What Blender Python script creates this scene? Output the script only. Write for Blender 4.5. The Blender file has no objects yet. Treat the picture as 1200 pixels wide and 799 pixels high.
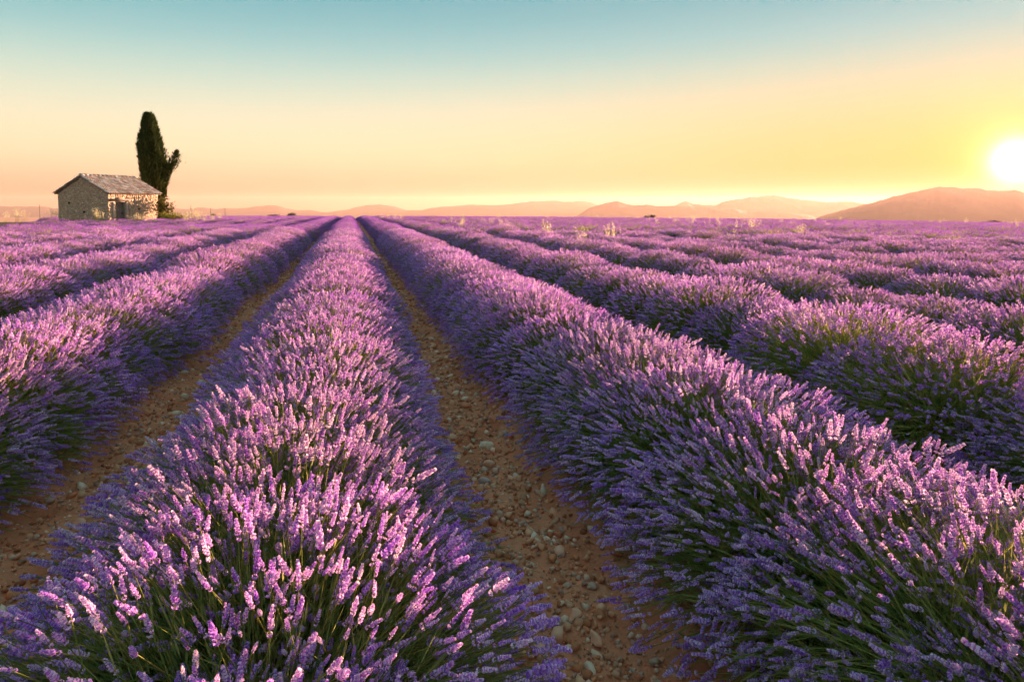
import bpy, math, random
import numpy as np

R = math.radians
scene = bpy.context.scene
COL = scene.collection

# ------------------------------------------------------------------ camera, sky, sun
YAW = R(13.3)            # camera looks 13.3 deg to the right of the row direction (+Y)
CAM_H = 1.44
FWD = np.array([math.sin(YAW), math.cos(YAW)])
RGT = np.array([math.cos(YAW), -math.sin(YAW)])

cam_data = bpy.data.cameras.new('camera')
cam = bpy.data.objects.new('camera', cam_data)
COL.objects.link(cam)
cam.location = (0, 0, CAM_H)
cam.rotation_euler = (R(90 - 3), 0, -YAW)
cam_data.lens = 24
cam_data.sensor_width = 36
cam_data.shift_y = -0.098
cam_data.clip_start = 0.05
cam_data.clip_end = 90000
scene.camera = cam

SUN_AZ = YAW + math.atan(588 / 800)      # clockwise from +Y
SUN_EL = R(2.9)
SUN_DIR = (math.sin(SUN_AZ) * math.cos(SUN_EL), math.cos(SUN_AZ) * math.cos(SUN_EL), math.sin(SUN_EL))

world = bpy.data.worlds.new('World')
scene.world = world
world.use_nodes = True
nt = world.node_tree
nt.nodes.clear()
N = nt.nodes.new
L = nt.links.new
wout = N('ShaderNodeOutputWorld')
bg = N('ShaderNodeBackground')
bg.inputs['Strength'].default_value = 0.05
L(bg.outputs[0], wout.inputs[0])
sky = N('ShaderNodeTexSky')
sky.sky_type = 'NISHITA'
sky.sun_disc = False
sky.sun_elevation = SUN_EL
sky.sun_rotation = SUN_AZ
sky.altitude = 600
sky.air_density = 1.0
sky.dust_density = 1.2
sky.ozone_density = 1.5
tc = N('ShaderNodeTexCoord')
nrm = N('ShaderNodeVectorMath'); nrm.operation = 'NORMALIZE'
L(tc.outputs['Generated'], nrm.inputs[0])
sep = N('ShaderNodeSeparateXYZ')
L(nrm.outputs[0], sep.inputs[0])
# colour of the air by height above the horizon (sin of elevation / 0.5)
mr = N('ShaderNodeMapRange')
mr.inputs['From Min'].default_value = 0.0
mr.inputs['From Max'].default_value = 0.5
L(sep.outputs['Z'], mr.inputs['Value'])
ramp = N('ShaderNodeValToRGB')
ramp.color_ramp.interpolation = 'B_SPLINE'
stops = [(0.0, (0.26, 0.16, 0.10)), (0.06, (0.64, 0.45, 0.27)), (0.13, (0.84, 0.66, 0.40)), (0.22, (0.77, 0.70, 0.48)), (0.33, (0.52, 0.64, 0.53)),
         (0.44, (0.26, 0.50, 0.51)), (0.57, (0.11, 0.36, 0.42)), (0.78, (0.15, 0.36, 0.44)), (1.0, (0.18, 0.36, 0.46))]
el = ramp.color_ramp.elements
while len(el) < len(stops):
    el.new(0.5)
for e, (p, c) in zip(el, stops):
    e.position = p
    e.color = (*c, 1)
L(mr.outputs[0], ramp.inputs[0])
gain = N('ShaderNodeMix'); gain.data_type = 'RGBA'; gain.blend_type = 'MULTIPLY'
gain.inputs[0].default_value = 1
L(ramp.outputs[0], gain.inputs[6])
gain.inputs[7].default_value = (3.8, 3.8, 3.8, 1)
nis = N('ShaderNodeMix'); nis.data_type = 'RGBA'; nis.blend_type = 'MULTIPLY'
nis.inputs[0].default_value = 1
L(sky.outputs[0], nis.inputs[6])
nis.inputs[7].default_value = (0.4, 0.25, 0.2, 1)
mixsky = N('ShaderNodeMix'); mixsky.data_type = 'RGBA'; mixsky.blend_type = 'MIX'
mixsky.inputs[0].default_value = 0.93
L(nis.outputs[2], mixsky.inputs[6])
L(gain.outputs[2], mixsky.inputs[7])
# aureole of the low sun: falls off with the angle from the sun's direction
dot = N('ShaderNodeVectorMath'); dot.operation = 'DOT_PRODUCT'
L(nrm.outputs[0], dot.inputs[0])
dot.inputs[1].default_value = SUN_DIR
acs = N('ShaderNodeMath'); acs.operation = 'ARCCOSINE'
L(dot.outputs['Value'], acs.inputs[0])


def lobe(sigma, power):
    a = N('ShaderNodeMath'); a.operation = 'DIVIDE'
    L(acs.outputs[0], a.inputs[0]); a.inputs[1].default_value = sigma
    b = N('ShaderNodeMath'); b.operation = 'POWER'
    L(a.outputs[0], b.inputs[0]); b.inputs[1].default_value = power
    c = N('ShaderNodeMath'); c.operation = 'MULTIPLY'
    L(b.outputs[0], c.inputs[0]); c.inputs[1].default_value = -1
    d = N('ShaderNodeMath'); d.operation = 'EXPONENT'
    L(c.outputs[0], d.inputs[0])
    return d.outputs[0]


# towards the sun the air turns golden
gold = N('ShaderNodeMix'); gold.data_type = 'RGBA'; gold.blend_type = 'MULTIPLY'
low = N('ShaderNodeMapRange')
low.inputs['From Min'].default_value = 0.08; low.inputs['From Max'].default_value = 0.45
low.inputs['To Min'].default_value = 1.0; low.inputs['To Max'].default_value = 0.0
L(mr.outputs[0], low.inputs['Value'])
gf = N('ShaderNodeMath'); gf.operation = 'MULTIPLY'
L(lobe(R(32), 2.0), gf.inputs[0]); L(low.outputs[0], gf.inputs[1])
L(gf.outputs[0], gold.inputs[0])
L(mixsky.outputs[2], gold.inputs[6])
gold.inputs[7].default_value = (1.0, 0.57, 0.18, 1)
prev = gold.outputs[2]
for sigma, power, colr in ((R(0.75), 1.25, (34, 29, 18)), (R(2.4), 1.1, (3.2, 1.4, 0.05)), (R(8), 1.3, (0.3, 0.06, 0.0))):
    m = N('ShaderNodeMix'); m.data_type = 'RGBA'; m.blend_type = 'MIX'
    m.inputs[6].default_value = (0, 0, 0, 1)
    m.inputs[7].default_value = (*colr, 1)
    L(lobe(sigma, power), m.inputs[0])
    ad = N('ShaderNodeMix'); ad.data_type = 'RGBA'; ad.blend_type = 'ADD'
    ad.inputs[0].default_value = 1
    L(prev, ad.inputs[6]); L(m.outputs[2], ad.inputs[7])
    prev = ad.outputs[2]
L(prev, bg.inputs['Color'])

sun_data = bpy.data.lights.new('sun', 'SUN')
sun_data.energy = 3.7
sun_data.angle = R(0.6)
sun_data.color = (1.0, 0.60, 0.39)
sun = bpy.data.objects.new('sun', sun_data)
COL.objects.link(sun)
sun.rotation_euler = (math.pi / 2 - SUN_EL, 0, math.pi - SUN_AZ)
sun.location = (30, 30, 20)

vs = scene.view_settings
vs.view_transform = 'Standard'
vs.look = 'None'
vs.exposure = 2.78
vs.gamma = 1
vs.use_curve_mapping = False
scene.render.engine = 'CYCLES'
scene.cycles.max_bounces = 8
scene.cycles.diffuse_bounces = 5
scene.cycles.transmission_bounces = 4
scene.cycles.volume_bounces = 0
scene.cycles.glossy_bounces = 2
scene.cycles.use_denoising = True
scene.cycles.use_adaptive_sampling = True
scene.cycles.adaptive_threshold = 0.03
scene.cycles.adaptive_min_samples = 16

# ------------------------------------------------------------------ helpers
rng = np.random.default_rng(7)
random.seed(7)


def tag(o, label=None, cat=None, group=None, kind=None):
    if label: o['label'] = label
    if cat: o['category'] = cat
    if group: o['group'] = group
    if kind: o['kind'] = kind
    return o


def mesh(name, v, f, mats, cols=None, midx=None, smooth=False):
    """v (n,3); f list of index arrays, each (m,k)"""
    me = bpy.data.meshes.new(name)
    v = np.ascontiguousarray(v, dtype=np.float32)
    if not isinstance(f, (list, tuple)):
        f = [f]
    f = [np.asarray(a, dtype=np.int32) for a in f if len(a)]
    me.vertices.add(len(v))
    me.vertices.foreach_set('co', v.ravel())
    loops = np.concatenate([a.ravel() for a in f])
    sizes = np.concatenate([np.full(len(a), a.shape[1], np.int32) for a in f])
    starts = np.concatenate([[0], np.cumsum(sizes)[:-1]]).astype(np.int32)
    me.loops.add(len(loops))
    me.loops.foreach_set('vertex_index', loops)
    me.polygons.add(len(sizes))
    me.polygons.foreach_set('loop_start', starts)
    if midx is not None:
        me.polygons.foreach_set('material_index', np.asarray(midx, np.int32))
    if smooth:
        me.polygons.foreach_set('use_smooth', np.ones(len(sizes), bool))
    for m in (mats if isinstance(mats, (list, tuple)) else [mats]):
        me.materials.append(m)
    if cols is not None:
        at = me.attributes.new('Col', 'FLOAT_COLOR', 'POINT')
        c4 = np.ones((len(v), 4), np.float32)
        c4[:, :3] = cols
        at.data.foreach_set('color', c4.ravel())
    me.update(calc_edges=True)
    return me


def obj(name, me, parent=None, loc=None, rot=None, scale=None):
    o = bpy.data.objects.new(name, me)
    COL.objects.link(o)
    if parent is not None: o.parent = parent
    if loc is not None: o.location = loc
    if rot is not None: o.rotation_euler = rot
    if scale is not None: o.scale = scale
    return o


def empty(name, loc, rz=0.0):
    o = obj(name, None, loc=loc, rot=(0, 0, rz))
    o.empty_display_size = 0.1
    return o


class Soup:
    """collects pieces of geometry that belong to ONE part"""
    def __init__(s):
        s.v = []; s.f = {3: [], 4: []}; s.c = []; s.n = 0

    def add(s, v, f, c=(1, 1, 1)):
        v = np.asarray(v, float)
        s.v.append(v)
        f = np.asarray(f, int)
        s.f[f.shape[1]].append(f + s.n)
        c = np.asarray(c, float)
        s.c.append(np.broadcast_to(c, (len(v), 3)) if c.ndim == 1 else c)
        s.n += len(v)

    def box(s, lo, hi, c=(1, 1, 1), jit=0.0):
        lo = np.asarray(lo, float); hi = np.asarray(hi, float)
        u = np.array([[0, 0, 0], [1, 0, 0], [1, 1, 0], [0, 1, 0], [0, 0, 1], [1, 0, 1], [1, 1, 1], [0, 1, 1]], float)
        v = lo + u * (hi - lo)
        if jit: v = v + rng.uniform(-jit, jit, v.shape)
        s.add(v, [[0, 3, 2, 1], [4, 5, 6, 7], [0, 1, 5, 4], [1, 2, 6, 5], [2, 3, 7, 6], [3, 0, 4, 7]], c)

    def mesh(s, name, mat, smooth=False):
        return mesh(name, np.concatenate(s.v), [np.concatenate(s.f[k]) for k in (3, 4) if s.f[k]], mat,
                    np.concatenate(s.c), smooth=smooth)


def hash2(ix, iy, seed):
    h = (ix.astype(np.int64) * 374761393 + iy.astype(np.int64) * 668265263 + seed * 1442695041) & 0x7fffffff
    h = (h ^ (h >> 13)) * 1274126177 & 0x7fffffff
    return ((h ^ (h >> 16)) & 0xffff) / 65535.0


def vnoise(x, y, seed=0):
    x = np.asarray(x, float); y = np.asarray(y, float)
    ix = np.floor(x); iy = np.floor(y)
    fx = x - ix; fy = y - iy
    fx = fx * fx * (3 - 2 * fx); fy = fy * fy * (3 - 2 * fy)
    a = hash2(ix, iy, seed); b = hash2(ix + 1, iy, seed)
    c = hash2(ix, iy + 1, seed); d = hash2(ix + 1, iy + 1, seed)
    return (a * (1 - fx) + b * fx) * (1 - fy) + (c * (1 - fx) + d * fx) * fy


def fbm(x, y, octaves=4, seed=0):
    s = 0; a = 0.5
    for o in range(octaves):
        s = s + a * vnoise(x * 2 ** o, y * 2 ** o, seed + o)
        a *= 0.5
    return s


# ------------------------------------------------------------------ materials
def material(name):
    m = bpy.data.materials.new(name)
    m.use_nodes = True
    t = m.node_tree
    t.nodes.clear()
    out = t.nodes.new('ShaderNodeOutputMaterial')
    return m, t, out


def plant_material(name, tint=(1, 1, 1), transl=0.35, hue_var=0.03, val_var=0.25, sat=1.0):
    m, t, out = material(name)
    at = t.nodes.new('ShaderNodeAttribute'); at.attribute_name = 'Col'
    oi = t.nodes.new('ShaderNodeObjectInfo')
    hsv = t.nodes.new('ShaderNodeHueSaturation')
    h = t.nodes.new('ShaderNodeMapRange')
    h.inputs['To Min'].default_value = 0.5 - hue_var; h.inputs['To Max'].default_value = 0.5 + hue_var
    t.links.new(oi.outputs['Random'], h.inputs['Value'])
    wn = t.nodes.new('ShaderNodeMath'); wn.operation = 'FRACT'
    mu = t.nodes.new('ShaderNodeMath'); mu.operation = 'MULTIPLY'; mu.inputs[1].default_value = 17.31
    t.links.new(oi.outputs['Random'], mu.inputs[0]); t.links.new(mu.outputs[0], wn.inputs[0])
    v = t.nodes.new('ShaderNodeMapRange')
    v.inputs['To Min'].default_value = 1 - val_var; v.inputs['To Max'].default_value = 1 + val_var
    t.links.new(wn.outputs[0], v.inputs['Value'])
    t.links.new(h.outputs[0], hsv.inputs['Hue']); t.links.new(v.outputs[0], hsv.inputs['Value'])
    hsv.inputs['Saturation'].default_value = sat
    t.links.new(at.outputs['Color'], hsv.inputs['Color'])
    mul = t.nodes.new('ShaderNodeMix'); mul.data_type = 'RGBA'; mul.blend_type = 'MULTIPLY'
    mul.inputs[0].default_value = 1
    t.links.new(hsv.outputs[0], mul.inputs[6]); mul.inputs[7].default_value = (*tint, 1)
    d = t.nodes.new('ShaderNodeBsdfDiffuse')
    tr = t.nodes.new('ShaderNodeBsdfTranslucent')
    t.links.new(mul.outputs[2], d.inputs['Color']); t.links.new(mul.outputs[2], tr.inputs['Color'])
    mx = t.nodes.new('ShaderNodeMixShader'); mx.inputs[0].default_value = transl
    t.links.new(d.outputs[0], mx.inputs[1]); t.links.new(tr.outputs[0], mx.inputs[2])
    t.links.new(mx.outputs[0], out.inputs['Surface'])
    return m


def noise_material(name, c1, c2, scale=5.0, rough=0.9, bump=0.3, bump_scale=40.0, use_col=False, detail=6):
    m, t, out = material(name)
    b = t.nodes.new('ShaderNodeBsdfPrincipled')
    b.inputs['Roughness'].default_value = rough
    b.inputs['Specular IOR Level'].default_value = 0.2
    g = t.nodes.new('ShaderNodeNewGeometry')
    n = t.nodes.new('ShaderNodeTexNoise'); n.inputs['Scale'].default_value = scale; n.inputs['Detail'].default_value = detail
    t.links.new(g.outputs['Position'], n.inputs['Vector'])
    mr = t.nodes.new('ShaderNodeMapRange')
    mr.inputs['From Min'].default_value = 0.3; mr.inputs['From Max'].default_value = 0.7
    t.links.new(n.outputs['Fac'], mr.inputs['Value'])
    mx = t.nodes.new('ShaderNodeMix'); mx.data_type = 'RGBA'
    t.links.new(mr.outputs[0], mx.inputs[0])
    mx.inputs[6].default_value = (*c1, 1); mx.inputs[7].default_value = (*c2, 1)
    colr = mx.outputs[2]
    if use_col:
        at = t.nodes.new('ShaderNodeAttribute'); at.attribute_name = 'Col'
        mm = t.nodes.new('ShaderNodeMix'); mm.data_type = 'RGBA'; mm.blend_type = 'MULTIPLY'; mm.inputs[0].default_value = 1
        t.links.new(colr, mm.inputs[6]); t.links.new(at.outputs['Color'], mm.inputs[7])
        colr = mm.outputs[2]
    t.links.new(colr, b.inputs['Base Color'])
    n2 = t.nodes.new('ShaderNodeTexNoise'); n2.inputs['Scale'].default_value = bump_scale; n2.inputs['Detail'].default_value = 5
    t.links.new(g.outputs['Position'], n2.inputs['Vector'])
    bp = t.nodes.new('ShaderNodeBump'); bp.inputs['Strength'].default_value = bump
    bp.inputs['Distance'].default_value = 0.6 / bump_scale
    t.links.new(n2.outputs['Fac'], bp.inputs['Height'])
    t.links.new(bp.outputs[0], b.inputs['Normal'])
    t.links.new(b.outputs[0], out.inputs['Surface'])
    return m


M_SPIKE = plant_material('lavender_flowers', transl=0.5, hue_var=0.012, val_var=0.14)
M_STEM = plant_material('lavender_stems', transl=0.40, hue_var=0.02, val_var=0.2)
M_LEAF = plant_material('lavender_leaves', transl=0.45, hue_var=0.02, val_var=0.2)
M_CYP = plant_material('cypress_foliage', transl=0.12, val_var=0.0, hue_var=0.0)
M_SHRUB = plant_material('shrub_foliage', transl=0.35, val_var=0.1)
M_DRY = plant_material('dry_grass', transl=0.5, val_var=0.15, hue_var=0.01)
M_SOIL = noise_material('red_soil', (0.56, 0.155, 0.06), (0.76, 0.295, 0.14), scale=3.0, bump=1.0, bump_scale=30, rough=0.95)
M_PEBBLE = noise_material('limestone', (0.80, 0.74, 0.68), (1.0, 1.0, 1.0), scale=14, bump=0.35, bump_scale=60, use_col=True)
M_MORTAR = noise_material('lime_mortar', (0.32, 0.25, 0.18), (0.44, 0.35, 0.26), scale=2.5, bump=0.5, bump_scale=18)
M_WSTONE = noise_material('rubble_stone', (0.75, 0.72, 0.68), (1.1, 1.05, 1.0), scale=9, bump=0.5, bump_scale=25, use_col=True)
M_TILE = noise_material('weathered_tile', (0.72, 0.72, 0.74), (1.15, 1.1, 1.05), scale=4, bump=0.3, bump_scale=30, use_col=True)
M_WOOD = noise_material('weathered_wood', (0.16, 0.12, 0.10), (0.28, 0.22, 0.19), scale=8, bump=0.4, bump_scale=30)
M_IRON = noise_material('rusty_iron', (0.05, 0.035, 0.03), (0.10, 0.06, 0.045), scale=20, rough=0.7)
M_PLASTER = noise_material('pale_render', (0.30, 0.22, 0.17), (0.42, 0.33, 0.26), scale=5, bump=0.3)
M_HILL = noise_material('far_hills', (0.05, 0.055, 0.055), (0.10, 0.085, 0.085), scale=0.0022, bump=0.0, bump_scale=0.01)
M_BARK = noise_material('bark', (0.07, 0.05, 0.035), (0.14, 0.10, 0.07), scale=10, bump=0.6, bump_scale=20)

# ------------------------------------------------------------------ ground
K = 9.8e-5
TILT = 0.0060
ROW_X0 = -0.23
ROW_S = 1.9


def ground_z(x, y):
    x = np.asarray(x, float); y = np.asarray(y, float)
    d2 = x * x + y * y
    dome = -K * d2 / (1 + d2 / 2000.0 ** 2)
    lat = RGT[0] * x + RGT[1] * y
    tilt = -TILT * lat / (1 + d2 / 400.0 ** 2)
    dep = FWD[0] * x + FWD[1] * y
    hollow = -0.27 * np.exp(-((dep - 37.5) / 7.5) ** 2 - ((lat + 22.5) / 10.0) ** 2)
    return dome + tilt + hollow


def furrow(x):
    """1 in the middle of the bare furrow, 0 under the plants"""
    u = (x - ROW_X0) / ROW_S
    u = u - np.floor(u)
    return np.exp(-((u - 0.5) / 0.20) ** 2)


def graded(lo, hi, step, far, growth):
    a = list(np.arange(lo, hi, step))
    s = step; p = a[-1]
    while p < far:
        s = min(s * growth, far * 0.12); p += s; a.append(p)
    s = step; p = a[0]; b = []
    while p > -far:
        s = min(s * growth, far * 0.12); p -= s; b.append(p)
    return np.array(b[::-1] + a)


def build_ground():
    xs = graded(-2.9, 1.9, 0.03, 33000, 1.10)
    ys = graded(0.6, 9.0, 0.035, 33000, 1.10)
    X, Y = np.meshgrid(xs, ys)
    Z = ground_z(X, Y)
    d = np.hypot(X, Y)
    near = np.clip(1.3 - d / 30.0, 0, 1)
    fw = furrow(X)
    rough = (fbm(X * 7, Y * 7, 4, 3) - 0.47) * 0.12 + (fbm(X * 1.3, Y * 1.3, 2, 11) - 0.37) * 0.05
    Z = Z + near * (rough - 0.05 * fw)
    v = np.stack([X, Y, Z], -1).reshape(-1, 3)
    ny, nx = X.shape
    i = np.arange(ny - 1)[:, None] * nx + np.arange(nx - 1)[None, :]
    f = np.stack([i, i + 1, i + nx + 1, i + nx], -1).reshape(-1, 4)
    me = mesh('ground', v, f, M_SOIL, smooth=True)
    return obj('ground', me)


ground = build_ground()
tag(ground, 'reddish brown stony soil under the lavender rows', 'ground', kind='structure')

# ------------------------------------------------------------------ far hills


def px_dir(px):
    """azimuth (clockwise from +Y) of a bearing given on the 1200-wide picture plane"""
    return YAW + math.atan((px - 600) / 800.0)


def ridge(name, dist, pts, base, width, seed, amp):
    pts = np.array(pts, float)
    n = 340
    px = np.linspace(pts[0, 0], pts[-1, 0], n)
    top = np.interp(px, pts[:, 0], pts[:, 1])
    # soften the polyline
    ker = np.hanning(9); ker /= ker.sum()
    top = np.convolve(np.pad(top, 4, mode='edge'), ker, 'valid')
    top = top - (fbm(px / 22.0, px * 0 + seed, 5, seed) - 0.48) * 5.0 - (vnoise(px / 2.6, px * 0, seed + 2) - 0.5) * 0.3
    az = YAW + np.arctan((px - 600) / 800.0)
    rad = dist / np.cos(az - YAW)                     # a ridge lying square to the view axis
    h = CAM_H + (240 - top) / 800.0 * dist
    m = 41
    t = np.linspace(-1, 1, m)
    prof = np.clip(1 - np.abs(t) ** 1.5, 0, 1)
    A, T = np.meshgrid(az, t)
    H = np.meshgrid(h, t)[0]; RD = np.meshgrid(rad, t)[0]
    P = prof[:, None]
    rr = RD + T * width
    X = np.sin(A) * rr; Y = np.cos(A) * rr
    nz = fbm(X / (width * 0.35), Y / (width * 0.35), 5, seed) - 0.48
    spur = 1 - 0.55 * np.abs(fbm(X / (width * 0.22), Y / (width * 0.5), 4, seed + 9) - 0.48)
    Z = base + (H - base) * P * np.where(np.abs(T) > 0.02, spur, 1) + nz * amp * np.minimum(P * 2, 1)
    v = np.stack([X, Y, Z], -1).reshape(-1, 3)
    i = np.arange(m - 1)[:, None] * n + np.arange(n - 1)[None, :]
    f = np.stack([i, i + n, i + n + 1, i + 1], -1).reshape(-1, 4)
    o = obj(name, mesh(name, v, f, M_HILL, smooth=True))
    return o


PLAIN = -K * 2000 ** 2 - 6
o = ridge('hill', 10500, [(930, 262), (960, 254), (976, 249), (1013, 240), (1051, 230), (1083, 222), (1100, 220), (1116, 219), (1139, 222),
                         (1172, 223), (1200, 226), (1260, 231), (1330, 238), (1420, 250)], PLAIN, 2200, 21, 12)
tag(o, 'broad rounded hill under the setting sun', 'hill', kind='structure')
o = ridge('hill', 14000, [(640, 262), (673, 254), (682, 248), (691, 243), (705, 239), (724, 237), (738, 240), (761, 239), (785, 241), (827, 244),
                         (880, 248), (960, 254), (1010, 262)], PLAIN, 2200, 31, 10)
tag(o, 'low dark ridge with a steep end beyond the field', 'hill', kind='structure')
o = ridge('hill', 19000, [(740, 256), (780, 246), (794, 240), (803, 234), (812, 238), (836, 240), (847, 236), (859, 233), (897, 230),
                          (920, 232), (957, 235), (995, 237), (1060, 242), (1150, 250)], PLAIN, 2600, 41, 14)
tag(o, 'hazy long ridge with a small pointed peak beside it', 'hill', kind='structure')
o = ridge('hill', 24000, [(-110, 248), (-60, 243), (0, 242), (40, 242), (70, 244), (120, 247), (160, 246), (198, 245), (238, 243), (256, 246), (279, 244), (307, 242),
                          (322, 240), (342, 246), (362, 245), (380, 249), (400, 247), (425, 240), (450, 240), (480, 247), (500, 246),
                          (527, 242), (550, 239), (590, 240), (627, 236), (650, 234), (680, 237), (760, 243), (900, 250)], PLAIN, 2600, 51, 18)
tag(o, 'faint pale mountain chain along the horizon', 'hill', kind='structure')

# ------------------------------------------------------------------ lavender


def frames(direction):
    d = direction / np.linalg.norm(direction, axis=1, keepdims=True)
    ref = np.where(np.abs(d[:, 2:3]) < 0.9, np.array([[0, 0, 1.0]]), np.array([[1.0, 0, 0]]))
    a = np.cross(ref, d); a /= np.linalg.norm(a, axis=1, keepdims=True)
    b = np.cross(d, a)
    spin = rng.uniform(0, 2 * np.pi, len(d))[:, None]
    a2 = a * np.cos(spin) + b * np.sin(spin)
    b2 = np.cross(d, a2)
    return np.stack([a2, b2, d], -1)        # columns


C_DEEP = np.array([0.44, 0.155, 0.69])
C_MID = np.array([0.66, 0.34, 0.74])
C_PALE = np.array([0.95, 0.74, 0.82])


def spike_template(lod, seed):
    """a lavender flower spike along +z, about 6 cm long; returns verts, tris, shade(0..1 deep->pale)"""
    r = np.random.default_rng(seed)
    V = []; F = []; S = []
    n = 0
    if lod == 0:
        nw = 7
        for w in range(nw):
            z0 = w * 0.0085 + (r.uniform(-0.012, -0.004) if w == 0 else 0)
            k = 6 if w < nw - 2 else 5
            rad = 0.0098 * (1 - 0.45 * (w / (nw - 1)) ** 2) * (0.8 if w == 0 else 1)
            for j in range(k):
                a = 2 * np.pi * (j + r.uniform(-0.25, 0.25)) / k + w * 0.5
                up = r.uniform(0.7, 1.3) + 0.9 * (w / nw) ** 2
                d = np.array([np.cos(a), np.sin(a), up]); d /= np.linalg.norm(d)
                s1 = np.array([-np.sin(a), np.cos(a), 0]); s2 = np.cross(d, s1)
                ln = rad * r.uniform(1.0, 1.35); wd = 0.0026 * r.uniform(0.85, 1.2)
                b = np.array([0, 0, z0]) + d * 0.001
                mid = b + d * ln * 0.6
                V += [b, mid + s1 * wd, mid - 0.5 * s1 * wd + 0.87 * s2 * wd, mid - 0.5 * s1 * wd - 0.87 * s2 * wd, b + d * ln]
                sh = r.uniform(0.0, 0.45)
                S += [sh * 0.6, sh + 0.12, sh + 0.12, sh + 0.12, sh + 0.45]
                F += [[n, n + 2, n + 1], [n, n + 3, n + 2], [n + 4, n + 1, n + 2], [n + 4, n + 2, n + 3]]
                n += 5
                if r.random() < 0.8:      # an open lip of petals
                    tip = b + d * ln
                    p = 0.0040 * r.uniform(0.7, 1.15)
                    V += [tip - s1 * p, tip + s1 * p, tip + s1 * p * 0.8 + d * p * 0.7 + s2 * p, tip - s1 * p * 0.8 + d * p * 0.7 + s2 * p]
                    q = r.uniform(0.6, 1.0)
                    S += [q * 0.8, q * 0.8, q, q]
                    F += [[n, n + 1, n + 2], [n, n + 2, n + 3]]
                    n += 4
    elif lod == 1:
        nw = 4
        for w in range(nw):
            z0 = w * 0.0145 - (0.006 if w == 0 else 0)
            rad = 0.0092 * (1 - 0.35 * (w / (nw - 1)) ** 2) * r.uniform(0.85, 1.1)
            k = 5
            a0 = r.uniform(0, 6)
            V.append([0, 0, z0 - 0.004]); S.append(0.1)
            for j in range(k):
                a = a0 + 2 * np.pi * j / k
                q = rad * r.uniform(0.65, 1.3)
                V.append([q * np.cos(a), q * np.sin(a), z0 + r.uniform(0.002, 0.011)]); S.append(r.uniform(0.15, 0.95))
            V.append([0, 0, z0 + 0.014]); S.append(r.uniform(0.3, 0.8))
            for j in range(k):
                if j % 2: F.append([n, n + 1 + (j + 1) % k, n + 1 + j])
                F.append([n + k + 1, n + 1 + j, n + 1 + (j + 1) % k])
            n += k + 2
            for j in range(3):         # open petals
                a = r.uniform(0, 6.28); q = rad * r.uniform(0.7, 1.15); p = 0.0045
                c0 = np.array([q * np.cos(a), q * np.sin(a), z0 + r.uniform(0, 0.012)])
                t1 = np.array([-np.sin(a), np.cos(a), r.uniform(-0.3, 0.3)]); t2 = np.array([0.5 * np.cos(a), 0.5 * np.sin(a), 0.85])
                V += [c0 - t1 * p, c0 + t1 * p, c0 + t2 * p * 1.5]
                S += [0.6, 0.7, r.uniform(0.6, 1.0)]
                F.append([n, n + 1, n + 2]); n += 3
    else:
        nw = 2
        for w in range(nw):
            z0 = w * 0.03 - 0.004
            k = 3
            a0 = r.uniform(0, 6)
            V.append([0, 0, z0 - 0.006]); S.append(0.15)
            for j in range(k):
                a = a0 + 2 * np.pi * j / k
                q = 0.0125 * r.uniform(0.8, 1.2)
                V.append([q * np.cos(a), q * np.sin(a), z0 + r.uniform(0.008, 0.02)]); S.append(r.uniform(0.1, 0.75))  # lower tones stand for self-shading between far spikes
            V.append([0, 0, z0 + 0.034]); S.append(r.uniform(0.2, 0.75))
            for j in range(k):
                F.append([n + k + 1, n + 1 + j, n + 1 + (j + 1) % k])
            F.append([n, n + 2, n + 1])
            n += k + 2
    return np.array(V, float), np.array(F, int), np.array(S, float)


TEMPL = {l: [spike_template(l, 100 * l + i) for i in range(4)] for l in (0, 1, 2)}


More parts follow.
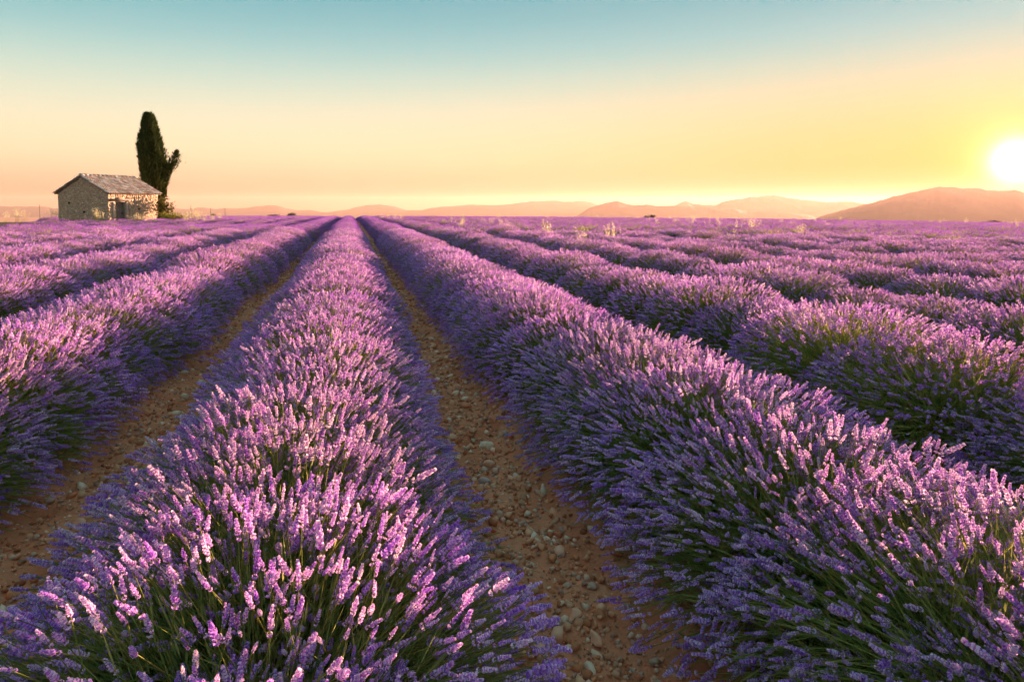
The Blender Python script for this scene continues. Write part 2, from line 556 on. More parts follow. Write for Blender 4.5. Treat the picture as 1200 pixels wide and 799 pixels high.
def bush_geometry(lod, n_stems, seed, green=0.0):
    """one lavender bush: dict part -> (v, f, c)"""
    r = np.random.default_rng(seed)
    a, c, b = 0.735, 0.78, 0.605
    ct = r.uniform(0.03, 1.0, n_stems) ** 0.95
    st = np.sqrt(1 - ct ** 2)
    ph = r.uniform(0, 2 * np.pi, n_stems)
    lump = 1 + 0.11 * (vnoise(np.cos(ph) * 2.2 + 9, np.sin(ph) * 2.2 + ct * 2.4, seed) - 0.5)
    u = (1.04 - 0.26 * r.random(n_stems) ** 2.2) * lump
    ex = 0.92
    tip = np.stack([a * np.sign(np.cos(ph)) * np.abs(np.cos(ph)) ** ex * st ** 0.9,
                    c * np.sin(ph) * st ** 0.9, b * ct ** 0.82], -1) * u[:, None]
    if green > 0:      # a thin place in the bush where the green stems show
        ga = r.uniform(0, 2 * np.pi)
        keep = ~((np.cos(ph - ga) > 0.62) & (ct > 0.18) & (ct < 0.75) & (r.random(n_stems) < green))
        sel = keep
    else:
        sel = np.ones(n_stems, bool)
    tip[:, 2] = np.maximum(tip[:, 2], 0.07)
    base = np.stack([r.normal(0, 0.10, n_stems) + tip[:, 0] * 0.18, r.normal(0, 0.14, n_stems) + tip[:, 1] * 0.22, np.full(n_stems, 0.03)], -1)
    ctrl = base * 0.52 + tip * 0.48 + np.array([0, 0, 1.0]) * (0.05 + 0.10 * st[:, None])
    dirv = tip - ctrl
    dirv /= np.linalg.norm(dirv, axis=1, keepdims=True)
    dirv += r.normal(0, 0.13, dirv.shape)
    dirv[:, 2] += 0.10
    dirv /= np.linalg.norm(dirv, axis=1, keepdims=True)
    parts = {}
    # stems
    nseg = {0: 4, 1: 3, 2: 2}[lod]
    ts = np.linspace(0.0 if lod < 2 else 0.35, 1, nseg)
    rad = {0: 0.0016, 1: 0.0020, 2: 0.0030}[lod]
    side = np.cross(dirv, r.normal(0, 1, dirv.shape)); side /= np.linalg.norm(side, axis=1, keepdims=True)
    side2 = np.cross(dirv, side)
    k = 3 if lod < 2 else 2
    rings = []
    for t in ts:
        p = (1 - t) ** 2 * base + 2 * t * (1 - t) * ctrl + t * t * (tip + dirv * 0.01)
        for j in range(k):
            an = 2 * np.pi * j / k
            rings.append(p + rad * (1.15 - 0.4 * t) * (np.cos(an) * side + np.sin(an) * side2))
    V = np.stack(rings, 1)                               # n, nseg*k, 3
    F = []
    for s_ in range(nseg - 1):
        for j in range(k if k == 3 else 1):
            j2 = (j + 1) % k
            F.append([s_ * k + j, s_ * k + j2, (s_ + 1) * k + j2, (s_ + 1) * k + j])
    F = np.array(F)
    nv = nseg * k
    f = (F[None] + (np.arange(n_stems) * nv)[:, None, None]).reshape(-1, 4)
    g = r.random(n_stems)[:, None]
    cst = (np.array([[0.26, 0.30, 0.06]]) * (1 - g) + np.array([[0.52, 0.46, 0.13]]) * g)
    parts['stems'] = (V.reshape(-1, 3), f, np.repeat(cst, nv, 0))
    # flower spikes
    idx = np.flatnonzero(sel)
    VV = []; FF = []; CC = []; off = 0
    fr = frames(dirv)
    pick = r.integers(0, 4, n_stems)
    scl = r.normal(0.71, 0.17, n_stems).clip(0.5, 1.25)
    tone = r.normal((0.0, -0.12, -0.32)[lod], 0.17, n_stems)  # mid and far bushes deeper: self-shading and furrow shade put into flower colour
    for q in range(4):
        ii = idx[pick[idx] == q]
        tv, tf, ts_ = TEMPL[lod][q]
        sv = tv[None] * np.stack([scl[ii] * r.uniform(0.85, 1.15, len(ii))] * 2 + [scl[ii] * r.uniform(0.8, 1.25, len(ii))], -1)[:, None, :]
        w = np.einsum('nij,nkj->nki', fr[ii], sv) + tip[ii][:, None, :]
        VV.append(w.reshape(-1, 3))
        FF.append((tf[None] + (np.arange(len(ii)) * len(tv))[:, None, None]).reshape(-1, 3) + off)
        off += len(ii) * len(tv)
        s = (ts_[None] + tone[ii][:, None]).clip(0, 1)[..., None]
        lo = np.minimum(s * 2, 1); hi = np.maximum(s * 2 - 1, 0)
        col = C_DEEP * (1 - lo) + C_MID * lo
        col = col * (1 - hi) + C_PALE * hi
        CC.append(col.reshape(-1, 3))
    parts['flower_spikes'] = (np.concatenate(VV), np.concatenate(FF), np.concatenate(CC))
    # narrow grey green leaves in the heart of the bush
    nl = {0: 4200, 1: 1900, 2: 320}[lod]
    cl = r.uniform(0.0, 1.0, nl); sl = np.sqrt(1 - cl ** 2); pl = r.uniform(0, 2 * np.pi, nl)
    rr = r.uniform(0.22, 0.92, nl) ** 0.7
    pos = np.stack([a * np.cos(pl) * sl, c * np.sin(pl) * sl, b * cl], -1) * rr[:, None] * np.array([0.9, 0.95, 0.85])
    pos[:, 2] = np.maximum(pos[:, 2], 0.02)
    dl = pos / np.linalg.norm(pos, axis=1, keepdims=True) + r.normal(0, 0.35, pos.shape) + np.array([0, 0, 0.5])
    dl /= np.linalg.norm(dl, axis=1, keepdims=True)
    sd = np.cross(dl, r.normal(0, 1, dl.shape)); sd /= np.linalg.norm(sd, axis=1, keepdims=True)
    ln = r.uniform(0.035, 0.07, nl)[:, None] * (1 if lod < 2 else 2.2)
    wd = r.uniform(0.0022, 0.004, nl)[:, None] * (1 if lod == 0 else (1.7 if lod == 1 else 5))
    quad = np.stack([pos, pos + dl * ln * 0.5 + sd * wd, pos + dl * ln, pos + dl * ln * 0.5 - sd * wd], 1)
    # long blades that stand up among the flower stalks
    nb = {0: 1100, 1: 700, 2: 120}[lod]
    jj = r.integers(0, n_stems, nb)
    bp_ = base[jj] * 0.32 + tip[jj] * 0.68 + r.normal(0, 0.02, (nb, 3))
    bp_[:, 2] = np.maximum(bp_[:, 2], 0.04)
    bd = dirv[jj] + r.normal(0, 0.12, (nb, 3)); bd /= np.linalg.norm(bd, axis=1, keepdims=True)
    bs = np.cross(bd, r.normal(0, 1, bd.shape)); bs /= np.linalg.norm(bs, axis=1, keepdims=True)
    bl = r.uniform(0.10, 0.19, nb)[:, None]; bw = r.uniform(0.0018, 0.003, nb)[:, None] * (1, 1.5, 3)[lod]
    quad = np.concatenate([quad, np.stack([bp_, bp_ + bd * bl * 0.5 + bs * bw, bp_ + bd * bl, bp_ + bd * bl * 0.5 - bs * bw], 1)])
    nl += nb
    f = (np.array([[0, 1, 2, 3]])[None] + (np.arange(nl) * 4)[:, None, None]).reshape(-1, 4)
    g = r.random(nl)[:, None]
    g[-nb:] += 0.35
    cl_ = np.array([[0.20, 0.25, 0.06]]) * (1 - g) + np.array([[0.38, 0.38, 0.11]]) * g
    parts['foliage'] = (quad.reshape(-1, 3), f, np.repeat(cl_, 4, 0))
    return parts


MATS = {'stems': M_STEM, 'flower_spikes': M_SPIKE, 'foliage': M_LEAF}
N0, N1, N2 = 3, 4, 5
BUSH = {0: [], 1: []}
for lod, cnt, stems in ((0, N0, 2050), (1, N1, 2050)):
    for i in range(cnt):
        g = bush_geometry(lod, stems, 1000 * lod + i * 13 + 5, green=(0.0, 0.5, 0.2, 0.65, 0.0)[i])
        BUSH[lod].append({k: mesh(k, v, f, MATS[k], c) for k, (v, f, c) in g.items()})
# far bushes: one mesh each, used only by the far field
far_col = bpy.data.collections.new('far_bush_shapes')
for i in range(N2):
    g = bush_geometry(2, 950, 9000 + i * 7, green=(0.0, 0.4, 0.0, 0.3, 0.0)[i])
    vs_, fs3, fs4, cs, m3, m4, off = [], [], [], [], [], [], 0
    for mi, k in enumerate(('flower_spikes', 'stems', 'foliage')):
        v, f, c = g[k]
        vs_.append(v); cs.append(c)
        if f.shape[1] == 3: fs3.append(f + off); m3 += [mi] * len(f)
        else: fs4.append(f + off); m4 += [mi] * len(f)
        off += len(v)
    me = mesh('far_bush', np.concatenate(vs_), [np.concatenate(fs3), np.concatenate(fs4)], [M_SPIKE, M_STEM, M_LEAF],
              np.concatenate(cs), midx=np.array(m3 + m4))
    far_col.objects.link(bpy.data.objects.new('far_bush_%d' % i, me))

# where the bushes stand
HUT = FWD * 50.0 + RGT * (-29.6)        # near corner of the hut
HUT_ANG = math.atan2(RGT[1], RGT[0]) + R(73)   # direction of the door wall away from that corner
du = np.array([math.cos(HUT_ANG), math.sin(HUT_ANG)])            # along the door wall
dv = np.array([-du[1], du[0]])                                   # along the gable wall
HUT_L, HUT_W = 4.7, 4.7
spots = []
for i in range(-34, 66):
    x0 = ROW_X0 + ROW_S * i
    y = (0.98 if i == 0 else -7.0 + rng.uniform(0, 1))
    wob = rng.uniform(0, 50)
    while y < 128:
        gap = 0.66 if i <= 1 else 0.98
        x = x0 + (vnoise(y * 0.11, wob, 5) - 0.5) * 0.08 + rng.normal(0, 0.025)
        dep = x * FWD[0] + y * FWD[1]; lat = x * RGT[0] + y * RGT[1]
        inside = dep > 0.2 and -0.62 * dep - 3.5 < lat < 0.85 * dep + 4.0
        shade = dep > -6 and 0 < lat < 0.85 * dep + 20 and dep < 40      # rows outside the frame that still throw shade
        if inside or shade:
            q = np.array([x, y]) - HUT
            s, t = q @ du, q @ dv
            if not (-3.2 < s < HUT_L + 3.0 and -2.6 < t < HUT_W + 1.0) and (rng.random() > 0.012 or abs(i) < 3):
                px = 600 + 800 * lat / max(dep, 0.3)
                mg = 800 * 0.9 / max(dep, 0.5)
                vis = dep > 0.3 and -mg < px < 1200 + mg
                sc = rng.normal(1.0, 0.04)
                sz = sc * (rng.normal(1.0, 0.045) + (0.10 * (vnoise(x * 0.07, y * 0.07, 77) - 0.5)))
                if i >= 2:
                    sc *= rng.uniform(0.96, 1.14); sz *= rng.uniform(0.94, 1.08)
                if abs(i) <= 1 and y < 9: sz = 0.5 * sz + 0.5
                if i == 0 and y < 1.6: sz *= 0.93
                spots.append((math.hypot(x, y), vis, i, x, y, sc, sz))
        y += gap * rng.uniform(0.88, 1.12)
spots.sort(key=lambda s: s[0])
ORD = ['', 'first', 'second', 'third', 'fourth', 'fifth', 'sixth', 'seventh', 'eighth', 'ninth', 'tenth', 'eleventh', 'twelfth',
       'thirteenth', 'fourteenth', 'fifteenth', 'sixteenth', 'seventeenth', 'eighteenth', 'nineteenth', 'twentieth']


def row_label(i):
    if i == 0:
        return 'in the row between the two bare furrows'
    side = 'towards the sun' if i > 0 else 'towards the hut'
    return 'in the %s row from the centre %s' % (ORD[min(abs(i), 20)], side)


rest = []
n_ind = 0
for (d, vis, i, x, y, sc, sz) in spots:
    rz = rng.uniform(-0.35, 0.35) + (math.pi if rng.random() < 0.5 else 0)
    mir = -1 if rng.random() < 0.5 else 1
    z = float(ground_z(x, y)) - 0.02
    if vis and n_ind < 300:
        lod = 0 if d < 4.8 else 1
        vi = int(rng.integers(0, (N0, N1)[lod]))
        data = BUSH[lod][vi]
        look = 'green stemmed lavender bush ' if vi in (1, 3) else 'full purple lavender bush '
        root = empty('lavender_bush', (x, y, z), rz)
        root.scale = (sc * mir, sc, sz)
        tag(root, look + row_label(i), 'lavender', 'lavender bushes planted in rows')
        for k in ('foliage', 'stems', 'flower_spikes'):
            obj(k, data[k], root)
        n_ind += 1
    else:
        rest.append((x, y, z, rz, sc, sz, int(rng.integers(0, N2))))

rest_a = np.array(rest)
fm = bpy.data.meshes.new('lavender_field')
fm.vertices.add(len(rest_a))
fm.vertices.foreach_set('co', rest_a[:, :3].astype(np.float32).ravel())
at = fm.attributes.new('rot', 'FLOAT_VECTOR', 'POINT')
at.data.foreach_set('vector', np.stack([rest_a[:, 3] * 0, rest_a[:, 3] * 0, rest_a[:, 3]], -1).astype(np.float32).ravel())
at = fm.attributes.new('scl', 'FLOAT_VECTOR', 'POINT')
at.data.foreach_set('vector', np.stack([rest_a[:, 4], rest_a[:, 4], rest_a[:, 5]], -1).astype(np.float32).ravel())
at = fm.attributes.new('variant', 'INT', 'POINT')
at.data.foreach_set('value', rest_a[:, 6].astype(np.int32))
field = obj('lavender_field', fm)
tag(field, 'distant rows of purple lavender reaching the skyline', 'lavender field', kind='stuff')
ng = bpy.data.node_groups.new('far_rows', 'GeometryNodeTree')
ng.interface.new_socket('Geometry', in_out='INPUT', socket_type='NodeSocketGeometry')
ng.interface.new_socket('Geometry', in_out='OUTPUT', socket_type='NodeSocketGeometry')
gi = ng.nodes.new('NodeGroupInput'); go = ng.nodes.new('NodeGroupOutput')
iop = ng.nodes.new('GeometryNodeInstanceOnPoints')
ci = ng.nodes.new('GeometryNodeCollectionInfo')
ci.inputs['Collection'].default_value = far_col
ci.inputs['Separate Children'].default_value = True
ci.inputs['Reset Children'].default_value = True


def named(n, typ):
    a = ng.nodes.new('GeometryNodeInputNamedAttribute')
    a.data_type = typ
    a.inputs['Name'].default_value = n
    return a.outputs['Attribute']


e2r = ng.nodes.new('FunctionNodeEulerToRotation')
ng.links.new(named('rot', 'FLOAT_VECTOR'), e2r.inputs[0])
ng.links.new(gi.outputs[0], iop.inputs['Points'])
ng.links.new(ci.outputs[0], iop.inputs['Instance'])
iop.inputs['Pick Instance'].default_value = True
ng.links.new(named('variant', 'INT'), iop.inputs['Instance Index'])
ng.links.new(e2r.outputs[0], iop.inputs['Rotation'])
ng.links.new(named('scl', 'FLOAT_VECTOR'), iop.inputs['Scale'])
ng.links.new(iop.outputs[0], go.inputs[0])
md = field.modifiers.new('rows', 'NODES')
md.node_group = ng

# ------------------------------------------------------------------ stones in the furrows
PHI = (1 + 5 ** 0.5) / 2
ICO_V = np.array([[-1, PHI, 0], [1, PHI, 0], [-1, -PHI, 0], [1, -PHI, 0], [0, -1, PHI], [0, 1, PHI], [0, -1, -PHI], [0, 1, -PHI],
                  [PHI, 0, -1], [PHI, 0, 1], [-PHI, 0, -1], [-PHI, 0, 1]], float)
ICO_V /= np.linalg.norm(ICO_V[0])
ICO_F = np.array([[0, 11, 5], [0, 5, 1], [0, 1, 7], [0, 7, 10], [0, 10, 11], [1, 5, 9], [5, 11, 4], [11, 10, 2], [10, 7, 6], [7, 1, 8],
                  [3, 9, 4], [3, 4, 2], [3, 2, 6], [3, 6, 8], [3, 8, 9], [4, 9, 5], [2, 4, 11], [6, 2, 10], [8, 6, 7], [9, 8, 1]])


def subdiv(v, f):
    v = [tuple(p) for p in v]; cache = {}; out = []

    def mid(a, b):
        k = (min(a, b), max(a, b))
        if k not in cache:
            p = np.array(v[a]) + np.array(v[b]); p /= np.linalg.norm(p)
            cache[k] = len(v); v.append(tuple(p))
        return cache[k]
    for a, b, c in f:
        ab, bc, ca = mid(a, b), mid(b, c), mid(c, a)
        out += [[a, ab, ca], [b, bc, ab], [c, ca, bc], [ab, bc, ca]]
    return np.array(v), np.array(out)


ICO2_V, ICO2_F = subdiv(ICO_V, ICO_F)
STONE_COLS = np.array([[0.92, 0.45, 0.24], [0.80, 0.29, 0.12], [0.98, 0.64, 0.42], [0.68, 0.22, 0.09], [0.70, 0.40, 0.27], [0.88, 0.39, 0.19]])


def stone_shape(v, r):
    s = v * r.uniform(0.75, 1.2, (len(v), 1)) * np.array([r.uniform(0.9, 1.4), r.uniform(0.75, 1.0), r.uniform(0.5, 0.75)])
    for _ in range(10):       # broken faces
        nrm_ = r.normal(0, 1, 3); nrm_ /= np.linalg.norm(nrm_)
        dd = s @ nrm_
        s = s - np.outer(np.maximum(dd - r.uniform(0.28, 0.58), 0), nrm_)
    an = r.uniform(0, 6.28)
    rot = np.array([[math.cos(an), -math.sin(an), 0], [math.sin(an), math.cos(an), 0], [0, 0, 1]])
    return s @ rot.T


def surf_z(x, y):
    d = math.hypot(x, y)
    near = min(max(1.3 - d / 30.0, 0), 1)
    rough = (fbm(np.array(x * 7.0), np.array(y * 7.0), 4, 3) - 0.47) * 0.12 + (fbm(np.array(x * 1.3), np.array(y * 1.3), 2, 11) - 0.37) * 0.05
    return float(ground_z(x, y) + near * (rough - 0.05 * furrow(np.array(x))))


gravel = Soup()
OCT_V = np.array([[1, 0, 0], [0, 1, 0], [-1, 0, 0], [0, -1, 0], [0, 0, 1], [0, 0, -1]], float)
OCT_F = np.array([[0, 1, 4], [1, 2, 4], [2, 3, 4], [3, 0, 4], [1, 0, 5], [2, 1, 5], [3, 2, 5], [0, 3, 5]])
sr = np.random.default_rng(77)
GV = [stone_shape(ICO_V, sr) for _ in range(24)]
OV8 = [stone_shape(OCT_V * 1.25, sr) for _ in range(24)]
FUR = {-1: ROW_X0 - ROW_S / 2, 0: ROW_X0 + ROW_S / 2}
cnt = 0
gx, gy, gs = [], [], []
for fx in (ROW_X0 - ROW_S * 1.5, FUR[-1], FUR[0], ROW_X0 + ROW_S * 1.5):
    for _ in range(18000 if fx in FUR.values() else 700):
        yy = 0.9 + 30 * sr.random() ** 2.1
        xx = fx + sr.normal(0, 0.21)
        gx.append(xx); gy.append(yy); gs.append(min(0.0055 + sr.exponential(0.0068), 0.034) * (1 + yy * 0.03))
gx = np.array(gx); gy = np.array(gy)
dd_ = np.hypot(gx, gy)
near_ = np.clip(1.3 - dd_ / 30.0, 0, 1)
gz = ground_z(gx, gy) + near_ * ((fbm(gx * 7, gy * 7, 4, 3) - 0.47) * 0.12 + (fbm(gx * 1.3, gy * 1.3, 2, 11) - 0.37) * 0.05 - 0.05 * furrow(gx))
for xx, yy, zz, ss in zip(gx, gy, gz, gs):
    small = ss < 0.013
    v = (OV8 if small else GV)[int(sr.integers(0, 24))] * ss
    c = STONE_COLS[int(sr.integers(0, 6))] * sr.uniform(0.65, 1.1)
    gravel.add(v + np.array([xx, yy, zz + ss * 0.25]), OCT_F if small else ICO_F, c)
go_ = obj('gravel', gravel.mesh('gravel', M_PEBBLE))
tag(go_, 'small reddish limestone rubble covering the furrows', 'gravel', kind='stuff')

LV = [stone_shape(ICO2_V, sr) for _ in range(10)]
tones = [('pale limestone', (0.96, 0.66, 0.44)), ('reddish', (0.78, 0.28, 0.13)), ('pinkish brown', (0.92, 0.46, 0.27)), ('grey', (0.60, 0.42, 0.34))]
stone_me = {}
for ti, (tn, tc_) in enumerate(tones):
    for li, lv in enumerate(LV):
        if (ti + li) % 2 == 0 or ti == 0:
            stone_me.setdefault(ti, []).append(mesh('stone', lv, ICO2_F, M_PEBBLE, np.broadcast_to(np.array(tc_), (len(lv), 3)), smooth=False))
for which, num in ((0, 78), (-1, 46)):
    for _ in range(num):
        yy = 1.5 + 6.2 * sr.random() ** 1.25
        xx = FUR[which] + float(np.clip(sr.normal(0, 0.15), -0.33, 0.33))
        ti = int(sr.choice(4, p=[0.34, 0.26, 0.34, 0.06]))
        ss = sr.uniform(0.024, 0.054)
        me = stone_me[ti][int(sr.integers(0, len(stone_me[ti])))]
        o = obj('stone', me, loc=(xx, yy, surf_z(xx, yy) + ss * 0.22), rot=(sr.uniform(-0.3, 0.3), sr.uniform(-0.3, 0.3), sr.uniform(0, 6.28)), scale=(ss, ss, ss))
        side = 'on the side of the sun' if which == 0 else 'on the side of the hut'
        tag(o, 'loose %s stone lying in the bare furrow %s' % (tones[ti][0], side), 'stone', 'loose stones in the furrows')

# ------------------------------------------------------------------ stone hut
HZ = float(ground_z(*HUT)) - 0.05
hut = empty('stone_hut', (HUT[0], HUT[1], HZ), HUT_ANG)
tag(hut, 'small rubble stone hut with a tiled gable roof and plank door', 'hut')
# local axes: x along the door wall (away from the near corner), y along the gable wall, z up
EAVE, RIDGE, TH = 2.55, 3.72, 0.45
W2 = HUT_W / 2


def roof_h(y):
    return RIDGE - (RIDGE - EAVE) * abs(y - W2) / W2


def slab(name, lo, hi, mat):
    s = Soup(); s.box(lo, hi)
    return obj(name, s.mesh(name, mat), hut)


DX0, DX1, DTOP = 0.66, 1.54, 1.86        # door opening
core = Soup()
core.box((0, 0, -0.3), (DX0, TH, EAVE - 0.02))
core.box((DX1, 0, -0.3), (HUT_L, TH, EAVE - 0.02))
core.box((DX0, 0, DTOP), (DX1, TH, EAVE - 0.02))
core.box((0, HUT_W - TH, -0.3), (HUT_L, HUT_W, EAVE - 0.02))
for x0 in (0.004, HUT_L - TH - 0.004):
    v = np.array([[x0, TH, -0.3], [x0, HUT_W - TH, -0.3], [x0, HUT_W - TH, roof_h(TH) - .06], [x0, W2, RIDGE - .08], [x0, TH, roof_h(TH) - .06]])
    v2 = v + np.array([TH, 0, 0])
    core.add(np.concatenate([v, v2]), [[0, 1, 6, 5], [1, 2, 7, 6], [2, 3, 8, 7], [3, 4, 9, 8], [4, 0, 5, 9]])
    core.add(np.concatenate([v, v2]), [[0, 2, 1], [0, 3, 2], [0, 4, 3], [5, 6, 7], [5, 7, 8], [5, 8, 9]])
obj('wall', core.mesh('wall', M_MORTAR), hut)
WCOL = np.array([[0.40, 0.30, 0.22], [0.33, 0.25, 0.19], [0.46, 0.36, 0.27], [0.36, 0.24, 0.16], [0.30, 0.26, 0.23], [0.55, 0.46, 0.36], [0.42, 0.27, 0.17]])
wr = np.random.default_rng(5)


def stones_on(name, length, height_fn, place, skip):
    s = Soup()
    z = -0.15
    while z < RIDGE:
        hh = wr.uniform(0.06, 0.125)
        x = wr.uniform(-0.02, 0.05)
        while x < length - 0.03:
            ww = min(wr.uniform(0.09, 0.25), length - x)
            zt = z + hh
            if zt < height_fn(x + ww / 2) - 0.02 and not skip(x, x + ww, z, zt):
                g = 0.008
                pr = wr.uniform(0.008, 0.03)
                lo = np.array([x + g, -pr, z + g]); hi = np.array([x + ww - g, 0.1, zt - g])
                u = np.array([[0, 0, 0], [1, 0, 0], [1, 1, 0], [0, 1, 0], [0, 0, 1], [1, 0, 1], [1, 1, 1], [0, 1, 1]], float)
                v = lo + u * (hi - lo) + wr.uniform(-0.011, 0.011, (8, 3))
                v = place(v)
                s.add(v, [[0, 3, 2, 1], [4, 5, 6, 7], [0, 1, 5, 4], [1, 2, 6, 5], [2, 3, 7, 6], [3, 0, 4, 7]],
                      (0.5 * WCOL[int(wr.integers(0, 7))] + 0.5 * WCOL.mean(0)) * wr.uniform(1.2, 1.7))
            x += ww
        z += hh
    o = obj(name, s.mesh(name, M_WSTONE), hut)
    o['kind'] = 'stuff'
    return o


stones_on('wall_stones', HUT_L, lambda x: EAVE, lambda v: v,
          lambda a, b, c, d: (b > DX0 - 0.30 and a < DX1 + 0.30 and c < DTOP + 0.28))
stones_on('wall_stones', HUT_W, roof_h, lambda v: np.stack([v[:, 1], HUT_W - v[:, 0], v[:, 2]], -1),
          lambda a, b, c, d: False)
stones_on('wall_stones', HUT_W, roof_h, lambda v: np.stack([HUT_L - v[:, 1], v[:, 0], v[:, 2]], -1), lambda a, b, c, d: False)
# dark blocks added on the walls for the shade inside putlog holes
for (x, y, z) in ((-0.06, 3.5, 1.72), (-0.06, 2.1, 1.05)):
    slab('putlog_shade_block', (x, y, z), (0.1, y + 0.17, z + 0.16), M_IRON)
slab('putlog_shade_block', (2.75, -0.06, 1.25), (2.9, 0.1, 1.40), M_IRON)
# doorway
for x0, x1 in ((DX0 - 0.28, DX0), (DX1, DX1 + 0.26)):
    slab('door_jamb', (x0, -0.045, -0.2), (x1, 0.25, DTOP), M_PLASTER)
slab('lintel', (DX0 - 0.50, -0.10, DTOP + 0.06), (DX1 + 0.55, 0.12, DTOP + 0.24), M_WOOD)
door = empty('door', (0, 0, 0)); door.parent = hut
for i in range(5):
    w_ = (DX1 - DX0) / 5
    s = Soup(); s.box((DX0 + i * w_ + 0.008, 0.17 + 0.008 * (i % 2), -0.1), (DX0 + (i + 1) * w_ - 0.008, 0.21, DTOP - 0.02), jit=0.002)
    obj('plank', s.mesh('plank', M_WOOD), door)
for z in (0.35, 1.1, 1.6):
    s = Soup(); s.box((DX0 + 0.05, 0.135, z), (DX1 - 0.05, 0.165, z + 0.11))
    obj('batten', s.mesh('batten', M_WOOD), door)
s = Soup(); s.box((DX1 - 0.15, 0.105, 0.95), (DX1 - 0.11, 0.172, 1.09)); obj('handle', s.mesh('handle', M_IRON), door)
# roof
deck = Soup()
OV = 0.22
for sgn in (-1, 1):
    ye = W2 + sgn * (W2 + OV)
    ze = EAVE - (RIDGE - EAVE) * OV / W2
    v = [[-0.12, ye, ze], [HUT_L + 0.12, ye, ze], [HUT_L + 0.12, W2, RIDGE], [-0.12, W2, RIDGE]]
    v = np.array(v); v2 = v + np.array([0, 0, 0.06])
    f = [[0, 1, 2, 3], [7, 6, 5, 4], [0, 4, 5, 1], [1, 5, 6, 2], [3, 7, 4, 0]]
    deck.add(np.concatenate([v, v2]), f)
roof = obj('roof', deck.mesh('roof', M_WOOD), hut)
tiles = Soup()
TCOL = np.array([[0.40, 0.32, 0.28], [0.46, 0.40, 0.37], [0.36, 0.26, 0.21], [0.52, 0.46, 0.42], [0.30, 0.25, 0.23], [0.42, 0.27, 0.20], [0.36, 0.34, 0.28]])
tr_ = np.random.default_rng(8)


def half_pipe(p0, p1, up, r0, r1, flip=1):
    ax = p1 - p0; ax = ax / np.linalg.norm(ax)
    sd = np.cross(ax, up); sd /= np.linalg.norm(sd); un = np.cross(sd, ax)
    n = 6
    V = []
    for p, rr in ((p0, r0), (p1, r1), (p0, r0 - 0.018), (p1, r1 - 0.018)):
        for j in range(n):
            an = math.pi * j / (n - 1)
            V.append(p + rr * (math.cos(an) * sd + flip * math.sin(an) * un))
    F = []
    for j in range(n - 1):
        F += [[j, j + 1, n + j + 1, n + j], [2 * n + j + 1, 2 * n + j, 3 * n + j, 3 * n + j + 1], [j, 2 * n + j, 2 * n + j + 1, j + 1],
              [n + j, n + j + 1, 3 * n + j + 1, 3 * n + j]]
    return np.array(V), F


PIT = 0.205
for sgn in (-1, 1):
    e = np.array([0, W2 + sgn * (W2 + OV + 0.06), EAVE - (RIDGE - EAVE) * (OV + 0.06) / W2 + 0.07])
    t_ = np.array([0, W2, RIDGE + 0.07])
    n_ = np.cross(np.array([1.0, 0, 0]), (t_ - e)); n_ *= np.sign(n_[2]); n_ /= np.linalg.norm(n_)
    ncol = int((HUT_L + 0.24) / PIT)
    slope = np.linalg.norm(t_ - e)
    nc = int(slope / 0.33)
    for cix in range(ncol + 1):
        x = -0.12 + cix * PIT
        for k in range(nc + 1):
            a = k * slope / (nc + 1); b_ = min((k + 1.25) * slope / (nc + 1), slope)
            jx = tr_.normal(0, 0.010); jz = abs(tr_.normal(0, 0.010))
            p0 = e + (t_ - e) * (a / slope) + np.array([x + jx, 0, jz + 0.025])
            p1 = e + (t_ - e) * (b_ / slope) + np.array([x + jx, 0, jz])
            V, F = half_pipe(p0, p1, n_, 0.095, 0.075)
            tiles.add(V, F, TCOL[int(tr_.integers(0, 7))] * tr_.uniform(1.0, 1.6))
        for k in range(nc + 1):
            a = k * slope / (nc + 1); b_ = min((k + 1.2) * slope / (nc + 1), slope)
            p0 = e + (t_ - e) * (a / slope) + np.array([x + PIT / 2, 0, 0.045]) - n_ * 0.01
            p1 = e + (t_ - e) * (b_ / slope) + np.array([x + PIT / 2, 0, 0.025]) - n_ * 0.01
            if cix < ncol:
                V, F = half_pipe(p0, p1, n_, 0.085, 0.10, flip=-0.8)
                tiles.add(V, F, TCOL[int(tr_.integers(0, 7))] * tr_.uniform(0.9, 1.4))
x = -0.14
while x < HUT_L + 0.1:
    V, F = half_pipe(np.array([x, W2, RIDGE + 0.10 + tr_.uniform(0, 0.02)]), np.array([x + 0.42, W2, RIDGE + 0.09]), np.array([0, 0, 1.0]), 0.14, 0.12)
    tiles.add(V, F, TCOL[int(tr_.integers(0, 7))] * tr_.uniform(0.7, 1.2))
    x += 0.36
rt = obj('roof_tiles', tiles.mesh('roof_tiles', M_TILE), roof)
rt['kind'] = 'stuff'

# ------------------------------------------------------------------ cypress and other plants


def tube(soup, pts, rads, c, k=7):
    pts = np.asarray(pts, float)
    rings = []
    for i, p in enumerate(pts):
        d = pts[min(i + 1, len(pts) - 1)] - pts[max(i - 1, 0)]
        d /= np.linalg.norm(d)
        ref = np.array([1.0, 0, 0]) if abs(d[0]) < 0.8 else np.array([0, 1.0, 0])
        a = np.cross(d, ref); a /= np.linalg.norm(a); b = np.cross(d, a)
        for j in range(k):
            an = 2 * math.pi * j / k
            rings.append(p + rads[i] * (math.cos(an) * a + math.sin(an) * b))
    F = []
    for i in range(len(pts) - 1):
        for j in range(k):
            F.append([i * k + j, i * k + (j + 1) % k, (i + 1) * k + (j + 1) % k, (i + 1) * k + j])
    soup.add(np.array(rings), F, c)


